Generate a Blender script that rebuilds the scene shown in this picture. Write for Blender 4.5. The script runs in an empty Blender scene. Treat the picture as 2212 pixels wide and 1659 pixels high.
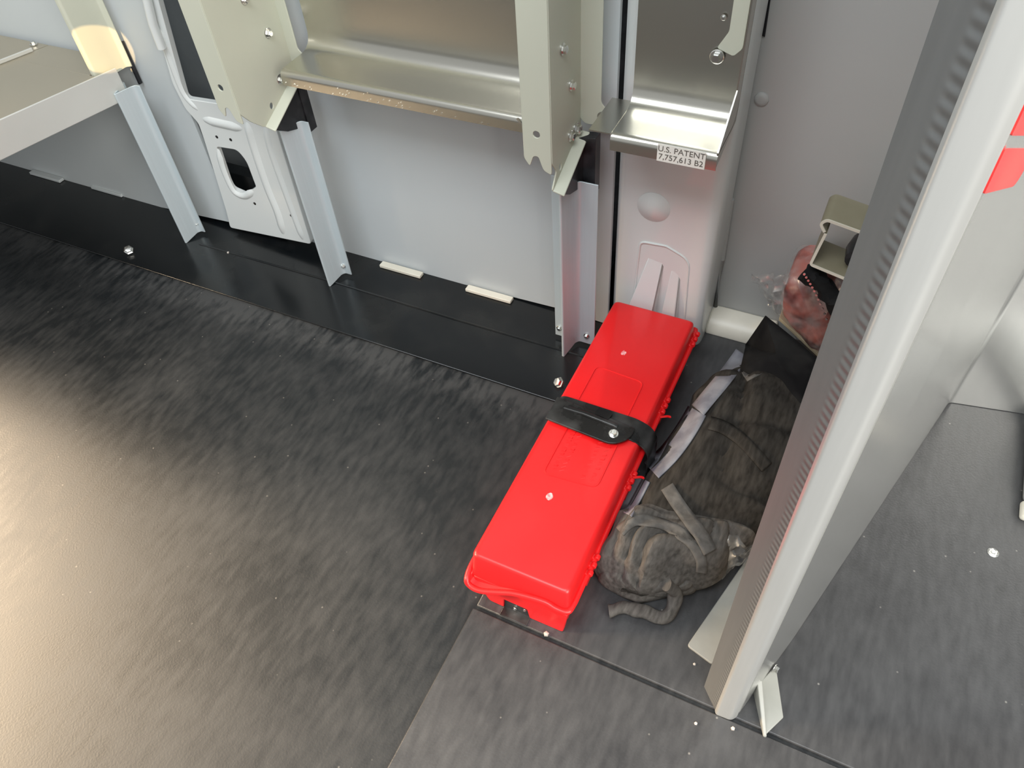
import bpy, bmesh, math, random
from mathutils import Vector, Matrix, noise
random.seed(7)
S = bpy.context.scene
COL = S.collection

# ------------------------------------------------------------------ camera
FPX, CX, CY, H = 1650.0, 1106.0, 829.5, 0.82
R = Matrix(((0.89854405, -0.28849271, 0.33074242),
            (0.43428403, 0.69326797, -0.57513207),
            (-0.06337172, 0.66041765, 0.74821959)))      # camera axes -> world (x along wall, y to the wall, z up)
CAM = Vector((0, 0, H))
cd = bpy.data.cameras.new('camera')
cd.sensor_width = 36.0
cd.lens = 36.0 * FPX / 2212.0
cd.clip_start = 0.02
cam = bpy.data.objects.new('camera', cd)
COL.objects.link(cam)
m4 = R.to_4x4(); m4.translation = CAM
cam.matrix_world = m4
S.camera = cam

# ------------------------------------------------------------------ world, lights, exposure
w = bpy.data.worlds.new('world'); S.world = w; w.use_nodes = True
bg = w.node_tree.nodes['Background']
bg.inputs[0].default_value = (0.82, 0.85, 0.86, 1)
bg.inputs[1].default_value = 0.60
def area(name, loc, target, sx, sy, power, col):
    l = bpy.data.lights.new(name, 'AREA'); l.shape = 'RECTANGLE'; l.size = sx; l.size_y = sy
    l.energy = power; l.color = col
    o = bpy.data.objects.new(name, l); COL.objects.link(o)
    o.location = loc
    o.rotation_euler = (Vector(target) - Vector(loc)).to_track_quat('-Z', 'Y').to_euler()
    return o
area('side_door_daylight', (1.5, -0.7, 1.5), (0.0, 0.6, 0.2), 1.1, 1.3, 58, (1.0, 0.97, 0.90))
rd = area('rear_door_daylight', (-2.2, 0.33, 0.95), (-0.90, -0.22, 0.0), 0.25, 0.25, 10, (1.0, 0.77, 0.53)); rd.data.spread = math.radians(58)
rd = area('floor_glow_fill', (-1.9, -0.42, 0.85), (-0.95, -0.12, 0.0), 0.30, 0.30, 12, (1.0, 0.76, 0.50)); rd.data.spread = math.radians(55)  # second warm lamp, added to pull the floor glow towards the lower left
sl = bpy.data.lights.new('golden_patch_spot', 'SPOT'); sl.energy = 260; sl.color = (1.0, 0.66, 0.30); sl.spot_size = math.radians(2.0); sl.spot_blend = 0.05; sl.shadow_soft_size = 0.002  # narrow spot added to throw the golden patch on the left upright
so_ = bpy.data.objects.new('golden_patch_spot', sl); COL.objects.link(so_); so_.location = (-0.1, -0.7, 1.15)
so_.rotation_euler = (Vector((-1.067, .735, .336)) - so_.location).to_track_quat('-Z', 'Y').to_euler()
area('roof_daylight', (-0.3, -0.5, 2.2), (-0.4, 0.6, 0.2), 1.6, 0.8, 40, (0.92, 0.97, 1.0))
S.view_settings.view_transform = 'Standard'
S.view_settings.look = 'None'
S.view_settings.gamma = 1.0
S.view_settings.use_curve_mapping = False
S.view_settings.exposure = 0.0

# ------------------------------------------------------------------ measuring: a pixel of the photograph onto a real plane
def ray(p):
    return (R @ Vector((p[0] - CX, -(p[1] - CY), -FPX))).normalized()
def onz(p, z=0.0):
    v = ray(p); return CAM + v * ((z - H) / v.z)
def ony(p, y):
    v = ray(p); return CAM + v * (y / v.y)
def onx(p, x):
    v = ray(p); return CAM + v * (x / v.x)

# ------------------------------------------------------------------ materials
def mat(name, col, rough=0.5, metal=0.0, spec=0.5, coat=0.0):
    m = bpy.data.materials.new(name); m.use_nodes = True
    b = m.node_tree.nodes['Principled BSDF']
    b.inputs['Base Color'].default_value = (*col, 1)
    b.inputs['Roughness'].default_value = rough
    b.inputs['Metallic'].default_value = metal
    b.inputs['Specular IOR Level'].default_value = spec
    b.inputs['Coat Weight'].default_value = coat
    return m
def nd(m, t, **k):
    n = m.node_tree.nodes.new(t)
    for a, v in k.items(): setattr(n, a, v)
    return n
def texcoord(m, scale=(1, 1, 1), rot=(0, 0, 0)):
    tc = nd(m, 'ShaderNodeTexCoord'); mp = nd(m, 'ShaderNodeMapping')
    mp.inputs['Scale'].default_value = scale; mp.inputs['Rotation'].default_value = rot
    m.node_tree.links.new(tc.outputs['Object'], mp.inputs['Vector'])
    return mp.outputs['Vector']
def noise_mix(m, c1, c2, scale, vec=None, lo=0.4, hi=0.6, detail=6, rough=None, bump=0.0, bdist=0.002, dist=0.0):
    """base colour mixed between two colours by a noise, with optional roughness range and bump"""
    L = m.node_tree.links; b = m.node_tree.nodes['Principled BSDF']
    if vec is None: vec = texcoord(m)
    if vec == 'DIAG': vec = texcoord(m, (5, 1, 3), (0, 0, math.radians(18)))
    n = nd(m, 'ShaderNodeTexNoise'); n.inputs['Scale'].default_value = scale
    n.inputs['Detail'].default_value = detail; n.inputs['Distortion'].default_value = dist
    L.new(vec, n.inputs['Vector'])
    r = nd(m, 'ShaderNodeValToRGB')
    r.color_ramp.elements[0].position = lo; r.color_ramp.elements[0].color = (*c1, 1)
    r.color_ramp.elements[1].position = hi; r.color_ramp.elements[1].color = (*c2, 1)
    L.new(n.outputs['Fac'], r.inputs['Fac']); L.new(r.outputs['Color'], b.inputs['Base Color'])
    if rough:
        mr = nd(m, 'ShaderNodeMapRange'); mr.inputs['To Min'].default_value = rough[0]; mr.inputs['To Max'].default_value = rough[1]
        mr.inputs['From Min'].default_value = lo; mr.inputs['From Max'].default_value = hi
        L.new(n.outputs['Fac'], mr.inputs['Value']); L.new(mr.outputs['Result'], b.inputs['Roughness'])
    if bump:
        bp = nd(m, 'ShaderNodeBump'); bp.inputs['Strength'].default_value = bump; bp.inputs['Distance'].default_value = bdist
        L.new(n.outputs['Fac'], bp.inputs['Height']); L.new(bp.outputs['Normal'], b.inputs['Normal'])
    return m

def floor_mat(name, base, dust, rough0, rough1, lo=0.45, hi=0.75, speck=0.7):
    m = mat(name, base, rough0); L = m.node_tree.links; b = m.node_tree.nodes['Principled BSDF']
    v = texcoord(m, (1, 1, 1))
    vs = texcoord(m, (18, 5, 1), (0, 0, math.radians(12)))
    n1 = nd(m, 'ShaderNodeTexNoise'); n1.inputs['Scale'].default_value = 5; n1.inputs['Detail'].default_value = 8; n1.inputs['Roughness'].default_value = 0.65
    n2 = nd(m, 'ShaderNodeTexNoise'); n2.inputs['Scale'].default_value = 6; n2.inputs['Detail'].default_value = 6
    n3 = nd(m, 'ShaderNodeTexVoronoi'); n3.inputs['Scale'].default_value = 70
    L.new(v, n1.inputs['Vector']); L.new(vs, n2.inputs['Vector']); L.new(v, n3.inputs['Vector'])
    mu = nd(m, 'ShaderNodeMath', operation='MULTIPLY'); L.new(n1.outputs['Fac'], mu.inputs[0]); mu.inputs[1].default_value = 0.6
    ma = nd(m, 'ShaderNodeMath', operation='MULTIPLY_ADD'); L.new(n2.outputs['Fac'], ma.inputs[0]); ma.inputs[1].default_value = 0.4; L.new(mu.outputs[0], ma.inputs[2])
    mr = nd(m, 'ShaderNodeMapRange'); mr.inputs['From Min'].default_value = lo; mr.inputs['From Max'].default_value = hi
    L.new(ma.outputs[0], mr.inputs['Value'])
    mx = nd(m, 'ShaderNodeMixRGB'); mx.inputs[1].default_value = (*base, 1); mx.inputs[2].default_value = (*dust, 1)
    if name.startswith('black'):       # line of dust gathered along the edge of the glossy strip
        so = nd(m, 'ShaderNodeSeparateXYZ'); L.new(v, so.inputs[0])
        w1 = nd(m, 'ShaderNodeMapRange', interpolation_type='SMOOTHSTEP'); w1.inputs['From Min'].default_value = 0.545; w1.inputs['From Max'].default_value = 0.622; L.new(so.outputs['Y'], w1.inputs['Value'])
        w2 = nd(m, 'ShaderNodeMath', operation='MULTIPLY'); L.new(w1.outputs[0], w2.inputs[0]); L.new(mr.outputs['Result'], w2.inputs[1])
        w3 = nd(m, 'ShaderNodeMath', operation='MULTIPLY_ADD'); L.new(w2.outputs[0], w3.inputs[0]); w3.inputs[1].default_value = 2.2; L.new(mr.outputs['Result'], w3.inputs[2])
        L.new(w3.outputs[0], mx.inputs[0])
    else:
        L.new(mr.outputs['Result'], mx.inputs[0])
    sp = nd(m, 'ShaderNodeMapRange'); sp.inputs['From Min'].default_value = 0.10; sp.inputs['From Max'].default_value = 0.03
    sp.inputs['To Max'].default_value = speck
    L.new(n3.outputs['Distance'], sp.inputs['Value'])
    # only a few cells carry a speck
    cc = nd(m, 'ShaderNodeMath', operation='GREATER_THAN'); cc.inputs[1].default_value = 0.82
    sc = nd(m, 'ShaderNodeSeparateColor'); L.new(n3.outputs['Color'], sc.inputs[0]); L.new(sc.outputs[0], cc.inputs[0])
    mm = nd(m, 'ShaderNodeMath', operation='MULTIPLY'); L.new(sp.outputs['Result'], mm.inputs[0]); L.new(cc.outputs[0], mm.inputs[1])
    mx2 = nd(m, 'ShaderNodeMixRGB'); mx2.inputs[2].default_value = (0.35, 0.33, 0.30, 1)
    L.new(mx.outputs[0], mx2.inputs[1]); L.new(mm.outputs[0], mx2.inputs[0]); L.new(mx2.outputs[0], b.inputs['Base Color'])
    rr = nd(m, 'ShaderNodeMapRange'); rr.inputs['To Min'].default_value = rough0; rr.inputs['To Max'].default_value = rough1
    L.new(mr.outputs['Result'], rr.inputs['Value']); L.new(rr.outputs['Result'], b.inputs['Roughness'])
    n4 = nd(m, 'ShaderNodeTexNoise'); n4.inputs['Scale'].default_value = 420; n4.inputs['Detail'].default_value = 2; L.new(v, n4.inputs['Vector'])
    bp = nd(m, 'ShaderNodeBump'); bp.inputs['Strength'].default_value = 0.25; bp.inputs['Distance'].default_value = 0.0006
    L.new(n4.outputs['Fac'], bp.inputs['Height']); L.new(bp.outputs['Normal'], b.inputs['Normal'])
    return m

def metal_mat(name, col, rough, streak=(1, 1, 40), amt=0.12, bump=0.0, metal=1.0):
    m = mat(name, col, rough, metal)
    v = texcoord(m, streak)
    c1 = tuple(c * (1 - amt) for c in col); c2 = tuple(min(1, c * (1 + amt)) for c in col)
    noise_mix(m, c1, c2, 12, v, 0.1, 0.9, 2, None, bump, 0.001)
    return m

M = {}
M['floor'] = floor_mat('black_floor_lining', (0.004, 0.006, 0.008), (0.038, 0.040, 0.042), 0.48, 0.64, 0.42, 0.75, 0.3)
M['mat'] = floor_mat('grey_rubber_mat', (0.034, 0.034, 0.036), (0.085, 0.085, 0.087), 0.34, 0.46, 0.38, 0.75, 0.6)
M['gloss_trim'] = mat('glossy_black_trim', (0.008, 0.010, 0.012), 0.24)
noise_mix(M['gloss_trim'], (0.004, 0.005, 0.006), (0.020, 0.020, 0.019), 9, None, 0.5, 0.85, 6, (0.2, 0.42))
M['wall'] = noise_mix(mat('painted_wall_panel', (0.5, 0.53, 0.58), 0.42), (0.49, 0.525, 0.54), (0.55, 0.585, 0.595), 2.2, None, 0.3, 0.7)
M['wall_grey'] = noise_mix(mat('grey_wall_panel', (0.44, 0.44, 0.46), 0.45), (0.40, 0.405, 0.395), (0.45, 0.45, 0.435), 2.0, None, 0.3, 0.7)
M['white'] = noise_mix(mat('white_body_paint', (0.7, 0.72, 0.71), 0.28, coat=0.4), (0.66, 0.69, 0.69), (0.74, 0.76, 0.74), 3, None, 0.3, 0.7)
M['sage'] = noise_mix(mat('sage_powder_coat', (0.5, 0.51, 0.42), 0.42), (0.50, 0.51, 0.42), (0.56, 0.57, 0.475), 4, None, 0.3, 0.7, bump=0.02)
M['alu'] = metal_mat('brushed_aluminium', (0.80, 0.79, 0.75), 0.42, (20, 1, 1), 0.03, metal=.5)
M['tray'] = metal_mat('mill_steel_sheet', (0.60, 0.58, 0.52), 0.26, (.4, .4, .4), 0.03)
M['deck'] = metal_mat('deck_sheet_painted_reflection', (0.46, 0.41, 0.32), 0.40, (.4, .4, .4), 0.03, metal=.6)  # brown reflection put into the deck's base colour
M['putty'] = noise_mix(mat('putty_grey_steel', (0.34, 0.34, 0.31), 0.45), (0.31, 0.31, 0.28), (0.37, 0.37, 0.34), 14)
M['galv'] = metal_mat('galvanised_steel', (0.57, 0.64, 0.67), 0.46, (25, 25, 1), 0.04)
M['galv'].node_tree.nodes['Principled BSDF'].inputs['Metallic'].default_value = 0.35
M['postmetal'] = metal_mat('worn_aluminium_post', (0.66, 0.66, 0.64), 0.38, (14, 14, 1), 0.05, 0.0, .45)
M['sheet'] = metal_mat('scuffed_aluminium_sheet', (0.70, 0.70, 0.68), 0.22, (8, 8, 1.5), 0.04, 0.0, .75)
M['zinc'] = noise_mix(mat('zinc_fastener', (0.75, 0.75, 0.72), 0.25, 1.0), (0.6, 0.6, 0.58), (0.85, 0.85, 0.82), 60)
M['black'] = noise_mix(mat('black_moulded_plastic', (0.012, 0.012, 0.014), 0.35), (0.009, 0.009, 0.011), (0.05, 0.05, 0.055), 30, None, 0.5, 0.75)
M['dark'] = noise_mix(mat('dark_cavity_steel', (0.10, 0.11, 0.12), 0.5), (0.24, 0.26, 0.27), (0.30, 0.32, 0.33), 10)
M['red'] = noise_mix(mat('red_plastic', (0.85, 0.014, 0.016), 0.34), (0.72, 0.010, 0.012), (0.78, 0.014, 0.016), 12, None, 0.3, 0.7, bump=0.04, bdist=0.0004)
M['redwrap'] = noise_mix(mat('red_packed_goods', (0.5, 0.08, 0.06), 0.5), (0.10, 0.018, 0.016), (0.44, 0.13, 0.10), 26, None, 0.35, 0.6, bump=0.6, bdist=0.006)
M['marking'] = noise_mix(mat('red_patch_surface', (0.85, 0.05, 0.05), 0.3), (0.80, 0.04, 0.04), (0.88, 0.07, 0.06), 20)
M['steelblack'] = noise_mix(mat('black_painted_steel', (0.03, 0.03, 0.03), 0.3, 0.4), (0.02, 0.02, 0.02), (0.09, 0.09, 0.09), 30, None, 0.45, 0.8, 6, (0.25, 0.5))
M['felt'] = noise_mix(mat('grey_black_blanket', (0.05, 0.047, 0.043), 0.95, spec=0.1), (0.018, 0.016, 0.014), (0.068, 0.062, 0.055), 40, 'DIAG', 0.25, 0.85, 8, None, 0.25, 0.001)
M['felt_pale_lit'] = noise_mix(mat('pale_lit_blanket', (0.2, 0.18, 0.16), 0.95, spec=0.1), (0.055, 0.050, 0.045), (0.15, 0.137, 0.125), 50, 'DIAG', 0.25, 0.8, 8, None, 0.3, 0.001)  # lighter copy of the felt; light on the near end is in its colour
M['cloth'] = noise_mix(mat('black_nylon_cloth', (0.012, 0.012, 0.013), 0.85, spec=0.12), (0.008, 0.008, 0.009), (0.02, 0.02, 0.02), 15)
M['webbing'] = noise_mix(mat('grey_webbing', (0.10, 0.092, 0.085), 0.85), (0.07, 0.065, 0.06), (0.14, 0.13, 0.12), 90, None, 0.3, 0.7, bump=0.3)
M['ribbon'] = noise_mix(mat('pale_grey_strap', (0.25, 0.25, 0.28), 0.6), (0.16, 0.16, 0.19), (0.30, 0.30, 0.33), 25)
M['cream'] = noise_mix(mat('cream_enamel', (0.72, 0.68, 0.58), 0.4), (0.68, 0.64, 0.54), (0.76, 0.72, 0.62), 12)
M['khaki'] = noise_mix(mat('khaki_painted_steel', (0.27, 0.24, 0.16), 0.45), (0.25, 0.225, 0.15), (0.30, 0.27, 0.19), 12)
M['card'] = noise_mix(mat('cardboard', (0.42, 0.34, 0.22), 0.8), (0.38, 0.31, 0.20), (0.46, 0.38, 0.25), 25)
M['label'] = noise_mix(mat('white_label', (0.85, 0.83, 0.76), 0.4), (0.82, 0.80, 0.73), (0.88, 0.86, 0.79), 20)
M['ink'] = noise_mix(mat('grey_ink', (0.12, 0.11, 0.09), 0.5), (0.10, 0.09, 0.08), (0.15, 0.14, 0.12), 20)
M['dirt'] = noise_mix(mat('pale_debris', (0.6, 0.52, 0.45), 0.6), (0.5, 0.45, 0.4), (0.7, 0.62, 0.55), 60)
def film_mat():
    m = bpy.data.materials.new('clear_plastic_film'); m.use_nodes = True
    nt = m.node_tree; out = nt.nodes['Material Output']; nt.nodes.remove(nt.nodes['Principled BSDF'])
    t = nd(m, 'ShaderNodeBsdfTransparent'); g = nd(m, 'ShaderNodeBsdfGlossy'); g.inputs['Roughness'].default_value = 0.22
    d = nd(m, 'ShaderNodeBsdfDiffuse'); d.inputs[0].default_value = (0.75, 0.75, 0.75, 1)
    n = nd(m, 'ShaderNodeTexNoise'); n.inputs['Scale'].default_value = 60
    nt.links.new(texcoord(m), n.inputs['Vector'])
    m1 = nd(m, 'ShaderNodeMixShader'); m1.inputs[0].default_value = 0.35
    nt.links.new(g.outputs[0], m1.inputs[1]); nt.links.new(d.outputs[0], m1.inputs[2])
    mr = nd(m, 'ShaderNodeMapRange'); mr.inputs['To Min'].default_value = 0.06; mr.inputs['To Max'].default_value = 0.38
    mr.inputs['From Min'].default_value = 0.35; mr.inputs['From Max'].default_value = 0.7
    nt.links.new(n.outputs['Fac'], mr.inputs['Value'])
    m2 = nd(m, 'ShaderNodeMixShader'); nt.links.new(mr.outputs['Result'], m2.inputs[0])
    nt.links.new(t.outputs[0], m2.inputs[1]); nt.links.new(m1.outputs[0], m2.inputs[2]); nt.links.new(m2.outputs[0], out.inputs[0])
    return m
M['film'] = film_mat()
# post face with a run of small pressed dents beside its ridge
def dent_mat():
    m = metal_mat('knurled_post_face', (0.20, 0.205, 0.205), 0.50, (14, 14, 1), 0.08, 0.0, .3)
    L = m.node_tree.links; b = m.node_tree.nodes['Principled BSDF']
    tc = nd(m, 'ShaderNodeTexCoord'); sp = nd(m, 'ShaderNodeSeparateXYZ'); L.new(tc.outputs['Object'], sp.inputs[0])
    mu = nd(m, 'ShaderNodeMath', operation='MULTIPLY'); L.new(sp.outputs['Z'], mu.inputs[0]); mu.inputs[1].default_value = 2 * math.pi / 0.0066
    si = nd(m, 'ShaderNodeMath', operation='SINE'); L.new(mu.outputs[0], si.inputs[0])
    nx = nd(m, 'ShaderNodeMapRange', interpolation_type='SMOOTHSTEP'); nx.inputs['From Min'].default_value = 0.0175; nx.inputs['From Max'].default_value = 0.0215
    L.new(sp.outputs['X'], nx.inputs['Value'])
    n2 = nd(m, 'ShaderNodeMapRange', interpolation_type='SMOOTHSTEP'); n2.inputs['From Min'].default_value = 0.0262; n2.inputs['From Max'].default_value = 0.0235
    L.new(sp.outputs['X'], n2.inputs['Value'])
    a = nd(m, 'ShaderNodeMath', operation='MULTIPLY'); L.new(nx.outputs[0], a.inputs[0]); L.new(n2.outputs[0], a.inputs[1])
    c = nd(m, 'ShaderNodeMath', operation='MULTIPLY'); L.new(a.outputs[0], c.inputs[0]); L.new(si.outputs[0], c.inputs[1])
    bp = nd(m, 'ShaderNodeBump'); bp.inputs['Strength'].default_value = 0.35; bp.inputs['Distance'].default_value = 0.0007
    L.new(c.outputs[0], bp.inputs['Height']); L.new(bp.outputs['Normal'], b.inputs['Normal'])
    return m
M['dents'] = dent_mat()

# ------------------------------------------------------------------ mesh helpers
def link(name, me, m, parent=None):
    o = bpy.data.objects.new(name, me); COL.objects.link(o)
    if m is not None:
        me.materials.clear(); me.materials.append(m)
    if parent is not None:
        o.parent = parent
        o.matrix_parent_inverse = Matrix.Translation(-parent.location)
    return o
def fin(bm, name, m, parent=None, bevel=0.0, smooth=True, seg=2):
    bmesh.ops.recalc_face_normals(bm, faces=bm.faces)
    me = bpy.data.meshes.new(name); bm.to_mesh(me); bm.free()
    o = link(name, me, m, parent)
    if smooth:
        for p in me.polygons: p.use_smooth = True
    if bevel:
        b = o.modifiers.new('bevel', 'BEVEL'); b.width = bevel; b.segments = seg; b.limit_method = 'ANGLE'; b.angle_limit = math.radians(35)
        b.harden_normals = False
    if smooth:
        try: me.set_sharp_from_angle(angle=math.radians(38))
        except Exception: pass
    return o
def box(bm, x0, x1, y0, y1, z0, z1):
    v = [bm.verts.new(c) for c in ((x0,y0,z0),(x1,y0,z0),(x1,y1,z0),(x0,y1,z0),(x0,y0,z1),(x1,y0,z1),(x1,y1,z1),(x0,y1,z1))]
    for f in ((0,3,2,1),(4,5,6,7),(0,1,5,4),(1,2,6,5),(2,3,7,6),(3,0,4,7)): bm.faces.new([v[i] for i in f])
def hexa(bm, lo, hi):
    """solid between two matching loops of points"""
    a = [bm.verts.new(p) for p in lo]; b = [bm.verts.new(p) for p in hi]; n = len(a)
    bm.faces.new(a[::-1]); bm.faces.new(b)
    for i in range(n): bm.faces.new((a[i], a[(i+1) % n], b[(i+1) % n], b[i]))
def lathe(bm, prof, loc, nrm=(0, 0, 1), n=20):
    q = Vector(nrm).to_track_quat('Z', 'Y'); loc = Vector(loc); rings = []
    for r, z in prof:
        rings.append([bm.verts.new(loc + q @ Vector((r*math.cos(2*math.pi*i/n), r*math.sin(2*math.pi*i/n), z))) for i in range(n)])
    for a, b in zip(rings, rings[1:]):
        for i in range(n): bm.faces.new((a[i], a[(i+1) % n], b[(i+1) % n], b[i]))
    bm.faces.new(rings[0][::-1]); bm.faces.new(rings[-1])
def rpoly(pts, r, n=4):
    """round the corners of a 2D polygon; r is a number or a list"""
    out = []; N = len(pts)
    for i in range(N):
        p = Vector(pts[i]); a = Vector(pts[i-1]) - p; b = Vector(pts[(i+1) % N]) - p
        rr = r[i] if isinstance(r, (list, tuple)) else r
        rr = min(rr, a.length*0.45, b.length*0.45)
        if rr <= 0: out.append(tuple(p)); continue
        p0 = p + a.normalized()*rr; p1 = p + b.normalized()*rr
        for k in range(n+1):
            t = k/n; q = p0*(1-t)**2 + p*2*t*(1-t) + p1*t*t; out.append((q.x, q.y))
    return out
def plate(name, loops, plane, at, thick, m, parent=None, bevel=0.0):
    """flat sheet with real thickness and real holes; loops in the plane's two coordinates, `at` is its near face"""
    cu = bpy.data.curves.new(name, 'CURVE'); cu.dimensions = '2D'; cu.fill_mode = 'BOTH'
    for lp in loops:
        s = cu.splines.new('POLY'); s.points.add(len(lp)-1); s.use_cyclic_u = True
        for i, p in enumerate(lp): s.points[i].co = (p[0], p[1], 0, 1)
    cu.extrude = thick/2
    o = bpy.data.objects.new(name, cu); COL.objects.link(o)
    dg = bpy.context.evaluated_depsgraph_get(); dg.update()
    me = bpy.data.meshes.new_from_object(o.evaluated_get(dg))
    bpy.data.objects.remove(o); bpy.data.curves.remove(cu)
    for v in me.vertices:
        u, k, t = v.co
        if plane == 'XZ': v.co = (u, at + thick/2 + t, k)
        elif plane == 'YZ': v.co = (at + t, u, k)
        else: v.co = (u, k, at + t)
    bm = bmesh.new(); bm.from_mesh(me)
    bmesh.ops.remove_doubles(bm, verts=bm.verts, dist=1e-6)
    bmesh.ops.dissolve_limit(bm, angle_limit=math.radians(1), verts=bm.verts, edges=bm.edges)
    return fin(bm, name, m, parent, bevel, True)
def strip2d(pts, t):
    """outline of a bent sheet of thickness t following a polyline"""
    P = [Vector(p) for p in pts]; L = []; Rr = []
    for i, p in enumerate(P):
        d0 = (p - P[i-1]).normalized() if i else (P[1]-p).normalized()
        d1 = (P[i+1]-p).normalized() if i < len(P)-1 else d0
        n0 = Vector((-d0.y, d0.x)); n1 = Vector((-d1.y, d1.x)); n = (n0+n1).normalized()
        k = 1/max(0.35, n.dot(n0)); L.append(p+n*t/2*k); Rr.append(p-n*t/2*k)
    return [tuple(v) for v in L + Rr[::-1]]
def bend(pts, r, n=5):
    out = [tuple(pts[0])]
    for i in range(1, len(pts)-1):
        p = Vector(pts[i]); a = Vector(pts[i-1])-p; b = Vector(pts[i+1])-p; rr = min(r, a.length*.45, b.length*.45)
        p0 = p+a.normalized()*rr; p1 = p+b.normalized()*rr
        for k in range(n+1):
            t = k/n; q = p0*(1-t)**2+p*2*t*(1-t)+p1*t*t; out.append((q.x, q.y))
    out.append(tuple(pts[-1])); return out
def extr(bm, loop, axis, a0, a1):
    def P(u, v, a):
        return {'X': (a, u, v), 'Y': (u, a, v), 'Z': (u, v, a)}[axis]
    n = len(loop)//2
    a = [bm.verts.new(P(u, v, a0)) for u, v in loop]; b = [bm.verts.new(P(u, v, a1)) for u, v in loop]; N = len(loop)
    for i in range(N): bm.faces.new((a[i], a[(i+1) % N], b[(i+1) % N], b[i]))
    for i in range(n-1):                       # quad caps along the strip
        bm.faces.new((a[i], a[i+1], a[N-2-i], a[N-1-i])); bm.faces.new((b[i], b[i+1], b[N-2-i], b[N-1-i]))
def tube(bm, pts, rad, n=12, flat=1.0):
    P = [Vector(p) for p in pts]; rings = []
    for i, p in enumerate(P):
        d = (P[min(i+1, len(P)-1)] - P[max(i-1, 0)]).normalized()
        s = d.cross(Vector((0, 0, 1)));  s = s.normalized() if s.length > 1e-3 else Vector((1, 0, 0))
        u = s.cross(d).normalized(); r = rad[i] if isinstance(rad, (list, tuple)) else rad
        rings.append([bm.verts.new(p + s*r*math.cos(2*math.pi*k/n) + u*r*flat*math.sin(2*math.pi*k/n)) for k in range(n)])
    for a, b in zip(rings, rings[1:]):
        for k in range(n): bm.faces.new((a[k], a[(k+1) % n], b[(k+1) % n], b[k]))
    bm.faces.new(rings[0][::-1]); bm.faces.new(rings[-1])
def catmull(P, n=8):
    P = [Vector(p) for p in P]; out = []
    for i in range(len(P)-1):
        a = P[max(i-1, 0)]; b = P[i]; c = P[i+1]; d = P[min(i+2, len(P)-1)]
        for k in range(n):
            t = k/n
            out.append(0.5*((2*b)+(c-a)*t+(2*a-5*b+4*c-d)*t*t+(-a+3*b-3*c+d)*t**3))
    out.append(P[-1]); return out
def thing(name, label, cat, loc=(0, 0, 0), group=None):
    o = bpy.data.objects.new(name, None); COL.objects.link(o); o.location = loc; o.empty_display_size = 0.05
    o['label'] = label; o['category'] = cat
    if group: o['group'] = group
    return o
def tag(o, label, cat, group=None):
    o['label'] = label; o['category'] = cat
    if group: o['group'] = group
    return o
def struct(o): o['kind'] = 'structure'; return o
def bolt(parent, loc, nrm, r=0.0055, name='bolt', m='zinc'):
    bm = bmesh.new()
    lathe(bm, [(r*1.45, 0), (r*1.45, r*.25), (r*1.3, r*.32)], loc, nrm, 20)
    lathe(bm, [(r*.98, r*.3), (r, r*.45), (r, r*1.05), (r*.8, r*1.25)], loc, nrm, 6)
    return fin(bm, name, M[m], parent, 0.0, False)

# ------------------------------------------------------------------ the setting
bm = bmesh.new(); box(bm, -3.2, 2.0, -1.6, 1.1, -0.03, 0.0); struct(fin(bm, 'floor', M['floor']))
bm = bmesh.new(); box(bm, -2.6, -0.262, 0.622, 0.84, 0.0, 0.0035); struct(fin(bm, 'trim_1', M['gloss_trim'], bevel=0.0015))
YW = 0.80
bm = bmesh.new(); tube(bm, [(-1.02, .712, .0035), (-.75, .716, .0038), (-.50, .714, .0038), (-.27, .716, .0035)], .0016, 8); struct(fin(bm, 'trim_6', M['gloss_trim']))
# black kick strip under the wall panels
bm = bmesh.new(); box(bm, -2.6, -0.283, YW+0.006, YW+0.03, 0.0035, 0.10); struct(fin(bm, 'trim_2', M['gloss_trim']))
# wall panels
YA, YB = .773, .792
a = ony((0, 372), YA); b = ony((497, 480), YA)
plate('wall_back', [[(-2.6, a.z+0.03), (a.x, a.z), (b.x, b.z), (b.x+0.012, b.z), (b.x+0.012, 1.3), (-2.6, 1.3)]], 'XZ', YA, 0.006, M['wall'])
struct(bpy.data.objects['wall_back'])
b1 = ony((640, 524), YB); b2 = ony((1205, 668), YB)
xr = ony((1327, 335), YB).x
o = plate('wall_back', [[(b1.x-0.02, b1.z), (b2.x, b2.z+0.002), (xr, 0.004), (xr, 1.3), (b1.x-0.02, 1.3)]], 'XZ', YB, 0.006, M['wall']); struct(o)
# right grey wall panel, set further back
YC = 0.865
bm = bmesh.new(); box(bm, -0.215, 0.24, YC, YC+0.006, 0.0, 1.3); struct(fin(bm, 'wall_right', M['wall_grey']))
# cavity behind the pillars
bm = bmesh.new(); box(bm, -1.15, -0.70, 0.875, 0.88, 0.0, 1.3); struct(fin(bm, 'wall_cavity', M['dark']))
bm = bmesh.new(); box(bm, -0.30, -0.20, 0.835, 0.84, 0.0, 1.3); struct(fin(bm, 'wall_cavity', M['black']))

def pxl(pts, y): return [(lambda q: (q.x, q.z))(ony(p, y)) for p in pts]
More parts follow.
